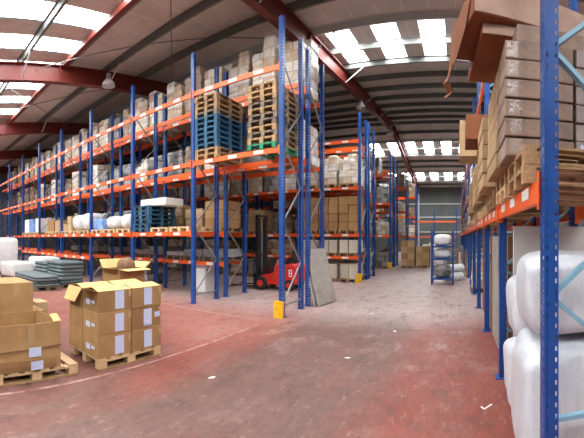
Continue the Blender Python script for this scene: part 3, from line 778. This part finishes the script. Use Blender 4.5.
# ------------------------------------------------------------------ foreground pallets
def big_pallet(loc, label, w=.84, d=1.16):
    o = thing('pallet', label, 'pallet', loc)
    c = MB(); n = 6
    for i in range(n):
        y = -d/2+(d-.14)*i/(n-1); c.box(-w/2, y, .128, w/2, y+.14, .15)
    for x in (-w/2, -.05, w/2-.1): c.box(x, -d/2, .106, x+.1, d/2, .128)
    link('deck', c.mesh('deck', M['woodpale']), o)
    for x in (-w/2, -.05, w/2-.1):
        for y in (-d/2, -.07, d/2-.14):
            c = MB(); c.box(x, y, .022, x+.1, y+.14, .106); link('block', c.mesh('block', M['woodpale']), o)
        c = MB(); c.box(x, -d/2, 0, x+.1, d/2, .022); link('runner', c.mesh('runner', M['wood']), o)
    return o
def sheet_label(parent, x, y0, y1, z0, z1, side='x', name='paper_label'):
    c = MB()
    if side == 'x': c.box(x, y0, z0, x+.002, y1, z1)
    else: c.box(y0, x-.002, z0, y1, x, z1)
    return link(name, c.mesh(name, M['paper']), parent)
# carton stack: 2 along the front, 2 deep, 3 high
PX, PY = -4.60, 3.16
big_pallet((PX,PY,0), 'pale wooden pallet under the stack of labelled brown cartons')
CW, CD, CH = .44, .585, .325
ROW3 = ['bottom','middle','top']
for r in range(3):
    for i in range(2):          # depth: 0 = front
        for j in range(2):      # along the front: 0 = near left
            lab = 'brown carton, %s layer, %s %s corner of the labelled stack' % (ROW3[r], ['front','back'][i], ['left','right'][j])
            x = PX+.42-CW/2-.02-i*(CW+.014)+rng.uniform(-.006,.006); y = PY-.58+CD/2+j*(CD+.010)+rng.uniform(-.004,.004)
            if i == 1 and r == 2 and j == 0: x += 0
            z = .151+r*(CH+.003)
            if r == 2:
                fl = [('+x',10,.15),('-x',14,.17)] if i == 0 else [('+x',16,.14)]
                if j == 0: fl.append(('-y', -8 if i == 0 else -42, .24))
                else: fl.append(('+y', -28, .16))
                o = open_carton('open_carton', lab, (x,y,z), CW, CD, CH-.02, 'carton', 0, [], 'cartons of the labelled stack')
                # loose lids half closed over the opening
                for k, (s, a) in enumerate((( '+x', 12),('-x', 9))):
                    f = MB(); sx = 1 if s == '+x' else -1; ln = CW*.5; a_ = radians(a)
                    f.quad([(sx*CW/2,-CD/2+.005,CH-.02),(sx*CW/2,CD/2-.005,CH-.02),(sx*(CW/2-cos(a_)*ln),CD/2-.015,CH-.02+sin(a_)*ln),(sx*(CW/2-cos(a_)*ln),-CD/2+.015,CH-.02+sin(a_)*ln)])
                    fo = link('flap', f.mesh('flap', M['carton_in']), o); md = fo.modifiers.new('thick','SOLIDIFY'); md.thickness = .006
                sgn = -1 if j == 0 else 1; ang = radians([16,-62][i] if j == 0 else -28); ln = .23 if j == 0 else .19
                f = MB(); y1 = sgn*CD/2
                f.quad([(-CW/2+.01,y1,CH-.022),(CW/2-.01,y1,CH-.022),(CW/2-.04,y1+sgn*cos(ang)*ln,CH-.022+sin(ang)*ln),(-CW/2+.04,y1+sgn*cos(ang)*ln,CH-.022+sin(ang)*ln)])
                fo = link('flap', f.mesh('flap', M['carton_in']), o); md = fo.modifiers.new('thick','SOLIDIFY'); md.thickness = .006
            else:
                o = carton((x,y,z), CW, CD, CH, 'carton', lab, 'cartons of the labelled stack')
            if i == 0:
                yl = (-.0 if j == 0 else -.06); sheet_label(o, CW/2+.001, yl, yl+.16, .03, CH-.035)
                c = MB(); c.box(CW/2, CD/2-.05, CH*.6, CW/2+.0015, CD/2-.001, CH-.03); link('packing_tape', c.mesh('packing_tape', M['tape']), o)
            if j == 0 and i == 0: 
                sheet_label(o, -CD/2-.001, -.12, .0, .09, .17, 'y', 'side_label'); sheet_label(o, -CD/2-.001, .04, .13, .12, .16, 'y', 'side_label')
            if r == 1 and i == 0 and j == 1: sheet_label(o, CW/2+.001, .16, .27, .14, .22, 'x', 'small_label')
# pallet of low cartons behind, with an open box standing on it
BX, BY = -6.35, 4.42
big_pallet((BX,BY,0), 'wooden pallet hidden behind the labelled carton stack', .9, 1.2)
for r in range(2):
    for j in range(2):
        carton((BX,BY-.3+j*.6,.151+r*.33), .85, .59, .325, 'carton', 'brown carton, %s layer %s side, under the open box behind' % (['lower','upper'][r], ['left','right'][j]), 'cartons behind the labelled stack')
o = open_carton('open_carton', 'open brown carton with raised flaps behind the labelled stack', (BX+.1,BY+.08,.812), .56, .74, .40, 'carton', .12,
            [('+x',-6,.22),('-x',50,.24),('-y',8,.16),('+y',28,.26)])
white_sack((BX+.08,BY+.16,.83), .38, .38, .60, 21, 'crumpled dark brown paper bundle poking out of the open carton', None, 'kraft', 'paper_bundle', 0, 'paper')
carton((BX-.05,BY-.52,.812), .34, .24, .1, 'carton_dark', 'small dark carton beside the open box behind the stack')
# left pallet with a big open bin and a taller carton
LX, LY = -4.72, 1.68
big_pallet((LX,LY,0), 'pale wooden pallet under the large open carton at left edge', .96, 1.2)
bw, bd, bh = .90, .94, .60
o = thing('open_carton', 'large sagging open carton with two white labels, left edge', 'box', (LX+.02,LY-.13,.151))
c = MB(); t_ = .012; nyy = 14; nzz = 8
def bulge(y, z):            # the front wall bellies out near its bottom
    return .045*math.exp(-((z-.14)/.13)**2)*(1-(2*y/bd)**4) + .006*sin(17*y+9*z)
for j in range(nyy):
    for k in range(nzz):
        ya, yb = -bd/2+bd*j/nyy, -bd/2+bd*(j+1)/nyy; za, zb = bh*k/nzz, bh*(k+1)/nzz
        c.quad([(bw/2+bulge(ya,za),ya,za),(bw/2+bulge(yb,za),yb,za),(bw/2+bulge(yb,zb),yb,zb),(bw/2+bulge(ya,zb),ya,zb)])
        c.quad([(bw/2-t_+bulge(ya,za),ya,za),(bw/2-t_+bulge(ya,zb),ya,zb),(bw/2-t_+bulge(yb,zb),yb,zb),(bw/2-t_+bulge(yb,za),yb,za)])
for j in range(nyy):
    ya, yb = -bd/2+bd*j/nyy, -bd/2+bd*(j+1)/nyy
    c.quad([(bw/2+bulge(ya,bh),ya,bh),(bw/2+bulge(yb,bh),yb,bh),(bw/2-t_+bulge(yb,bh),yb,bh),(bw/2-t_+bulge(ya,bh),ya,bh)])
c.box(-bw/2,-bd/2,0,bw/2,bd/2,.01); c.box(-bw/2,-bd/2,.01,-bw/2+t_,bd/2,bh-.03); c.box(-bw/2+t_,bd/2-t_,.01,bw/2,bd/2,bh); c.box(-bw/2+t_,-bd/2,.01,bw/2,-bd/2+t_,bh)
link('carton_body', c.mesh('carton_body', M['carton']), o)
c = MB(); c.bar((bw/2+.048,-bd/2,.275),(bw/2+.03,bd/2,.30), .02,.012); link('crease', c.mesh('crease', M['carton_dark']), o)
c = MB(); c.bar((bw/2-.04,bd/2-.03,bh),(bw/2-.18,bd/2-.03,bh+.07), .11,.008); link('flap', c.mesh('flap', M['carton_in']), o)
c = MB(); c.bar((bw/2+.008,.05,.33),(bw/2+.008,.05,bh), .10,.003, (1,0,0)); link('packing_tape', c.mesh('packing_tape', M['tape']), o)
sheet_label(o, bw/2+.050, .0, .17, .19, .31); sheet_label(o, bw/2+.047, .03, .20, .02, .13)
# taller carton behind
big_pallet((-5.95,1.80,0), 'wooden pallet under the tall carton at the far left edge', .9, 1.2)
carton((-5.95,1.80,.151), .85, 1.08, .48, 'carton', 'lower brown carton behind the open bin, left edge', 'cartons at the left edge')
o = carton((-5.95,1.66,.633), .82, .92, .49, 'carton', 'upper brown carton behind the open bin, tape down its front', 'cartons at the left edge')
c = MB(); c.box(.41,.12,.29,.4125,.22,.487); link('packing_tape', c.mesh('packing_tape', M['tape']), o)
carton((-6.5,2.60,.001), .4, .26, .62, 'carton_pale', 'small yellowish carton between the tall carton and the pad stacks', 'cartons at the left edge')

# ------------------------------------------------------------------ stacks of padded sheets and white-wrapped goods at far left
def pad_stack(loc, w, d, n, t, rz, lab, grp, m='greypad'):
    R = random.Random(lab)
    put_pallet_big = tag(link('pallet', pallet_mesh(M['woodgrey'], w, d), None, loc, rz), 'weathered pallet under the %s' % lab, 'pallet', 'pallets under the pad stacks')
    z = loc[2]+.146
    for i in range(n):
        me = lump_mesh(w*R.uniform(.97,1.03), d*R.uniform(.97,1.03), t, R.random()*50, M[m], 9, .012, 8, 48, 1.)
        o = link('padded_sheet', me, None, (loc[0]+R.uniform(-.03,.03), loc[1]+R.uniform(-.03,.03), z), rz+R.uniform(-.03,.03))
        tag(o, '%s pad, %s from bottom of the %s' % ('grey-green' if m == 'greypad' else 'white', ORD[i], lab), 'pad', grp); z += t*1.03
pad_stack((-12.5,4.85,0), 2.3, .98, 4, .09, .05, 'lower grey pad stack', 'grey padded sheets')
pad_stack((-12.35,6.05,0), 1.25, 1.05, 6, .135, .05, 'taller grey pad stack', 'grey padded sheets')
pad_stack((-13.9,6.15,0), 1.2, 1.1, 5, .14, .1, 'rear grey pad stack', 'grey padded sheets')
def white_block(loc, w, d, h, seed, lab, rz=0):
    tag(link('pallet', pallet_mesh(M['woodgrey'], w*.95, d*.95), None, loc, rz), 'weathered pallet under %s' % lab, 'pallet', 'pallets under white goods')
    tag(link('wrapped_bundle', lump_mesh(w,d,h,seed,M['white'],8,.03,14,44,1.5), None, (loc[0],loc[1],loc[2]+.147), rz), lab, 'bundle', 'white-wrapped bundles at the left')
white_block((-15.2,5.05,0), 1.4, 1.2, .66, 31, 'low white wrapped bundle left of the grey pads', .1)
white_block((-15.4,6.45,0), 1.4, 1.1, .85, 32, 'low white wrapped bundle behind the grey pads', .1)
white_block((-18.0,5.2,0), 1.4, 1.2, 1.75, 33, 'tall white wrapped bundle at the far left', .1)
white_block((-20.6,5.3,0), 1.5, 1.2, 1.5, 34, 'second tall white bundle far back at the left edge')
o = put_pallet((-9.35,5.95,0.001), 'woodpale', 'empty pale pallet on the floor in front of the nearest rack', None, .3)
tag(link('carton', carton_mesh(.6,.5,.2,M['carton_in']), None, (-9.35,5.95,.149), .3), 'flat yellowish carton on the empty pallet near the rack', 'box')

# ------------------------------------------------------------------ forklift
def forklift(loc, rz):
    o = thing('forklift', 'red forklift truck with black mast parked between the left racks', 'forklift', loc, rz)
    c = MB(); c.prism([(-.62,.20),(.72,.20),(.88,.34),(.88,.80),(.80,.90),(.05,.92),(-.08,.62),(-.62,.50)], -.48, .48)
    link('body', c.mesh('body', M['red']), o, bevel=.03)
    c = MB(); c.prism([(.50,.28),(.90,.30),(.98,.42),(.98,.82),(.88,.96),(.50,.96)], -.46, .46)
    cw = link('counterweight', c.mesh('counterweight', M['red']), o, bevel=.05)
    # the white numeral on the flank
    n = MB()
    for (xa,za,xb,zb) in ((.60,.52,.70,.52),(.60,.63,.70,.63),(.60,.74,.70,.74),(.60,.52,.60,.74),(.70,.52,.70,.74)):
        n.bar((xa,-.482,za),(xb,-.482,zb), .006, .028, (0,0,1) if za == zb else (1,0,0))
    link('number_mark', n.mesh('number_mark', M['scrap']), o, (-.05,-.0,-.0))
    for (x, y, r) in ((-.55,-.5,.24),(-.55,.5,.24),(.55,-.44,.2),(.55,.44,.2)):
        w = MB(); w.tube([(x,y-.09,r),(x,y-.07,r),(x,y+.07,r),(x,y+.09,r)], [r*.9,r,r,r*.9], 20)
        wo = link('wheel', w.mesh('wheel', M['rubber'], False), o)
        h = MB(); h.tube([(x,y-.1,r),(x,y+.1,r)], r*.5, 14); link('hub', h.mesh('hub', M['red']), wo)
    for y in (-.34,-.22,.22,.34):
        c = MB(); c.box(-.86,y-.04,.06,-.74,y+.04,2.74 if abs(y) > .3 else 2.62); link('mast_rail', c.mesh('mast_rail', M['black']), o)
    for z in (.2,1.2,2.66):
        c = MB(); c.box(-.84,-.36,z,-.76,.36,z+.08); link('mast_crossbar', c.mesh('mast_crossbar', M['black']), o)
    c = MB(); c.tube([(-.79,0,.1),(-.79,0,2.2)], .035, 10); link('lift_cylinder', c.mesh('lift_cylinder', M['galv']), o)
    c = MB(); c.box(-.93,-.45,.14,-.87,.45,.22); c.box(-.93,-.45,.44,-.87,.45,.52)
    for y in (-.43,0,.41): c.box(-.92,y,.14,-.88,y+.03,1.05)
    c.box(-.92,-.45,1.0,-.88,.45,1.05)
    link('carriage', c.mesh('carriage', M['black']), o)
    for y in (-.26,.26):
        c = MB(); c.box(-.97,y-.05,.06,-.93,y+.05,.55); c.box(-1.95,y-.05,.05,-.93,y+.05,.085); link('fork', c.mesh('fork', M['black']), o)
    c = MB(); c.prism([(.18,.92),(.62,.92),(.66,1.02),(.64,1.42),(.55,1.46),(.50,1.10),(.18,1.04)], -.22, .22); link('seat', c.mesh('seat', M['black']), o, bevel=.03)
    c = MB(); c.tube([(-.35,0,.55),(-.18,0,1.12)], .03, 8); col = link('steering_column', c.mesh('steering_column', M['black']), o)
    c = MB(); pts = [(-.18+.17*cos(a)*cos(.4), .17*sin(a), 1.13+.17*cos(a)*sin(.4)) for a in [2*pi*i/18 for i in range(19)]]; c.tube(pts, .014, 6, cap=False)
    link('steering_wheel', c.mesh('steering_wheel', M['black']), col)
    c = MB(); c.prism([(-.62,.50),(-.50,.50),(-.38,1.05),(-.46,1.08)], -.40,.40); link('dashboard', c.mesh('dashboard', M['black']), o)
    for y in (-.38,.38):
        c = MB(); c.tube([(.0,y,.9),(.06,y,1.16)], .02, 8); link('lever', c.mesh('lever', M['red']), o)
forklift((-6.2,11.4,0), .06)

# grey slab leaning on the end of the second rack
c = MB(); c.box(-.045,-.5,0,.045,.5,1.58)
o = link('slab', c.mesh('slab', M['board']), None, (-3.54,9.30,.02), rot=(0,radians(-14.5),-.12), bevel=.006); tag(o, 'grey board leaning against the end of the second left rack', 'board', 'leaning grey boards')
c = MB(); c.box(-.03,-.49,0,.03,.49,1.56)
o = link('slab', c.mesh('slab', M['board']), None, (-3.66,9.26,.015), rot=(0,radians(-14.5),-.12), bevel=.006); tag(o, 'thin grey board behind the front leaning board', 'board', 'leaning grey boards')

# ------------------------------------------------------------------ down the aisle
# blue trolley stand with white rolls
o = thing('roll_trolley', 'blue steel stand holding white rolls in the middle of the aisle', 'stand', (-.50,14.2,0))
for x in (-.42,.42):
    for y in (-.35,.35):
        c = MB(); c.box(x-.035,y-.035,.06,x+.035,y+.035,2.15); link('post', c.mesh('post', M['blue']), o)
        w = MB(); w.tube([(x-.02,y,.05),(x+.02,y,.05)], .05, 12); link('caster', w.mesh('caster', M['rubber']), o)
for z in (.22,1.0,1.5):
    c = MB(); c.box(-.42,-.37,z,.42,-.32,z+.06); c.box(-.42,.32,z,.42,.37,z+.06); c.box(-.42,-.32,z+.02,-.37,.32,z+.06); c.box(.37,-.32,z+.02,.42,.32,z+.06)
    c.box(-.37,-.32,z+.045,.37,.32,z+.06); link('shelf', c.mesh('shelf', M['blue']), o)
c = MB(); c.bar((-.42,-.36,.3),(.42,-.36,1.0), .03,.02); c.bar((.42,-.36,.3),(-.42,-.36,1.0), .03,.02); link('brace', c.mesh('brace', M['galv']), o)
def roll(loc, r, ln, m, lab, ang=0, grp='rolls around the blue stand'):
    c = MB(); c.tube([(-ln/2,0,0),(-ln/2+.02,0,0),(ln/2-.02,0,0),(ln/2,0,0)], [r*.93,r,r,r*.93], 20)
    t = tag(link('roll', c.mesh('roll', M[m], False), None, loc, ang), lab, 'roll', grp)
    return t
white_sack((-.50,14.2,1.562), .72, .62, .46, 41, 'fat white sack on the top shelf of the blue stand', 'sacks on the blue stand')
white_sack((-.50,14.2,1.062), .72, .62, .36, 42, 'white sack on the middle shelf of the blue stand', 'sacks on the blue stand')
white_sack((-.50,14.2,.282), .72, .62, .55, 43, 'grey film sack on the lowest shelf of the blue stand', 'sacks on the blue stand', 'wrap_grey')
roll((-.06,15.3,.18), .18, .9, 'white', 'white roll lying on the floor right of the blue stand', .6)
roll((-.04,15.95,.2), .2, .9, 'wrap_grey', 'grey roll lying on the floor behind the blue stand', .4)
roll((-.05,15.6,.53), .17, .9, 'white', 'white roll resting on the floor rolls by the blue stand', .5)
# carton stacks on the aisle floor by the fifth rack
for q, (x, y, rows) in enumerate(((-2.95,22.2,4),(-2.05,22.6,3))):
    put_pallet((x,y,.001), 'wood', '%s floor pallet under aisle carton stack by the fifth rack' % ['left','right'][q], 'aisle pallets far down')
    for r in range(rows):
        for c_ in range(2):
            carton((x-.21+.42*c_, y, .148+r*.39), .41, 1.0, .385, 'carton' if (r+c_) % 2 else 'carton_pale', 'brown carton, %s row %s column, %s aisle stack by fifth rack' % (['bottom','second','third','top'][r], ['left','right'][c_], ['left','right'][q]), 'cartons in the aisle stacks')
# far end goods
for q, (x, y, k, hi) in enumerate(((-2.4,30.5,'wrap_pale',1.15),(-1.5,31.0,'wrap_pale',1.0),(-.4,39.5,'wrap_brown',1.15),(-1.6,40.5,'wrap_grey',1.0),(-2.7,41,'wrap_pale',1.15),(-.2,27.0,'wrap_brown',.85),(-.3,20.5,'wrap_grey',.7),(-.15,23.5,'wrap_brown',1.0))):
    put_pallet((x,y,.001), 'wood', 'floor pallet, %s counted along the far aisle' % ORD[q], 'aisle pallets far down')
    tag(link('wrapped_load', wrapped(k,hi), None, (x,y,.148)), '%s on floor, %s along the far aisle' % (WN[k], ORD[q]), 'wrapped load', 'wrapped loads far down the aisle')
# orange cross beam rack at the far wall
Rack('end rack', 'pallet rack across the far end wall, orange beams facing the aisle', -5.5, 44.6, 0, [2.84,2.84], lambda b: ['L1','L2'], DEP, 5.6, False, 'galv', .13, False, LZ)
c = None

# high-bay lamps under the rafters
def lamp(x, y, lab, dz=0.):
    z = zroof(y)-.66+dz
    o = thing('high_bay_lamp', lab, 'lamp', (x,y,z), 0, 'high-bay lamps under the rafters')
    c = MB(); c.tube([(0,0,0),(0,0,-.14)], .012, 6); link('hanger', c.mesh('hanger', M['galv']), o)
    c = MB(); c.lathe([(0,-.12),(.09,-.12),(.10,-.30),(.0,-.30)], 16); link('ballast_box', c.mesh('ballast_box', M['palegreysteel']), o)
    c = MB(); c.lathe([(.09,-.30),(.16,-.36),(.24,-.50),(.26,-.60),(.245,-.60),(.225,-.50),(.15,-.38),(.08,-.31)], 20); link('lamp_shade', c.mesh('lamp_shade', M['glass'], True), o)
    c = MB(); c.lathe([(0,-.34),(.05,-.36),(.07,-.46),(.04,-.55),(0,-.57)], 12); link('bulb', c.mesh('bulb', M['foam'], True), o)
lamp(-4.9, 17.8, 'glass high-bay lamp under the right-hand rafter above the third rack')
lamp(-11.35, 7.45, 'white high-bay lamp beside the nearest left rafter', .30)
lamp(-4.9, 26.0, 'far high-bay lamp under the right-hand rafter')

# ------------------------------------------------------------------ light, world, camera
w = bpy.data.worlds.new('sky'); SC.world = w; w.use_nodes = True
bg = w.node_tree.nodes['Background']; bg.inputs[0].default_value = (.86,.93,1.0,1); bg.inputs[1].default_value = .2

cam = bpy.data.cameras.new('camera'); co = bpy.data.objects.new('camera', cam); COL.objects.link(co)
F, CX, HY = 350., 455., 238.
cam.type = 'PANO'; cam.panorama_type = 'CENTRAL_CYLINDRICAL'
half = 584/2/F
cam.central_cylindrical_range_u_min = -half; cam.central_cylindrical_range_u_max = half
cam.central_cylindrical_range_v_min = -(438-HY)/F; cam.central_cylindrical_range_v_max = HY/F
cam.central_cylindrical_radius = 1.0; cam.clip_start = .05; cam.clip_end = 200
co.location = (0,0,HC); co.rotation_euler = (pi/2, 0, (CX-292)/F)
SC.camera = co
vs = SC.view_settings; vs.view_transform = 'Standard'; vs.look = 'None'; vs.exposure = .36; vs.gamma = 1.; vs.use_curve_mapping = False
try:
    SC.cycles.use_denoising = True; SC.cycles.max_bounces = 8; SC.cycles.diffuse_bounces = 2
except Exception: pass
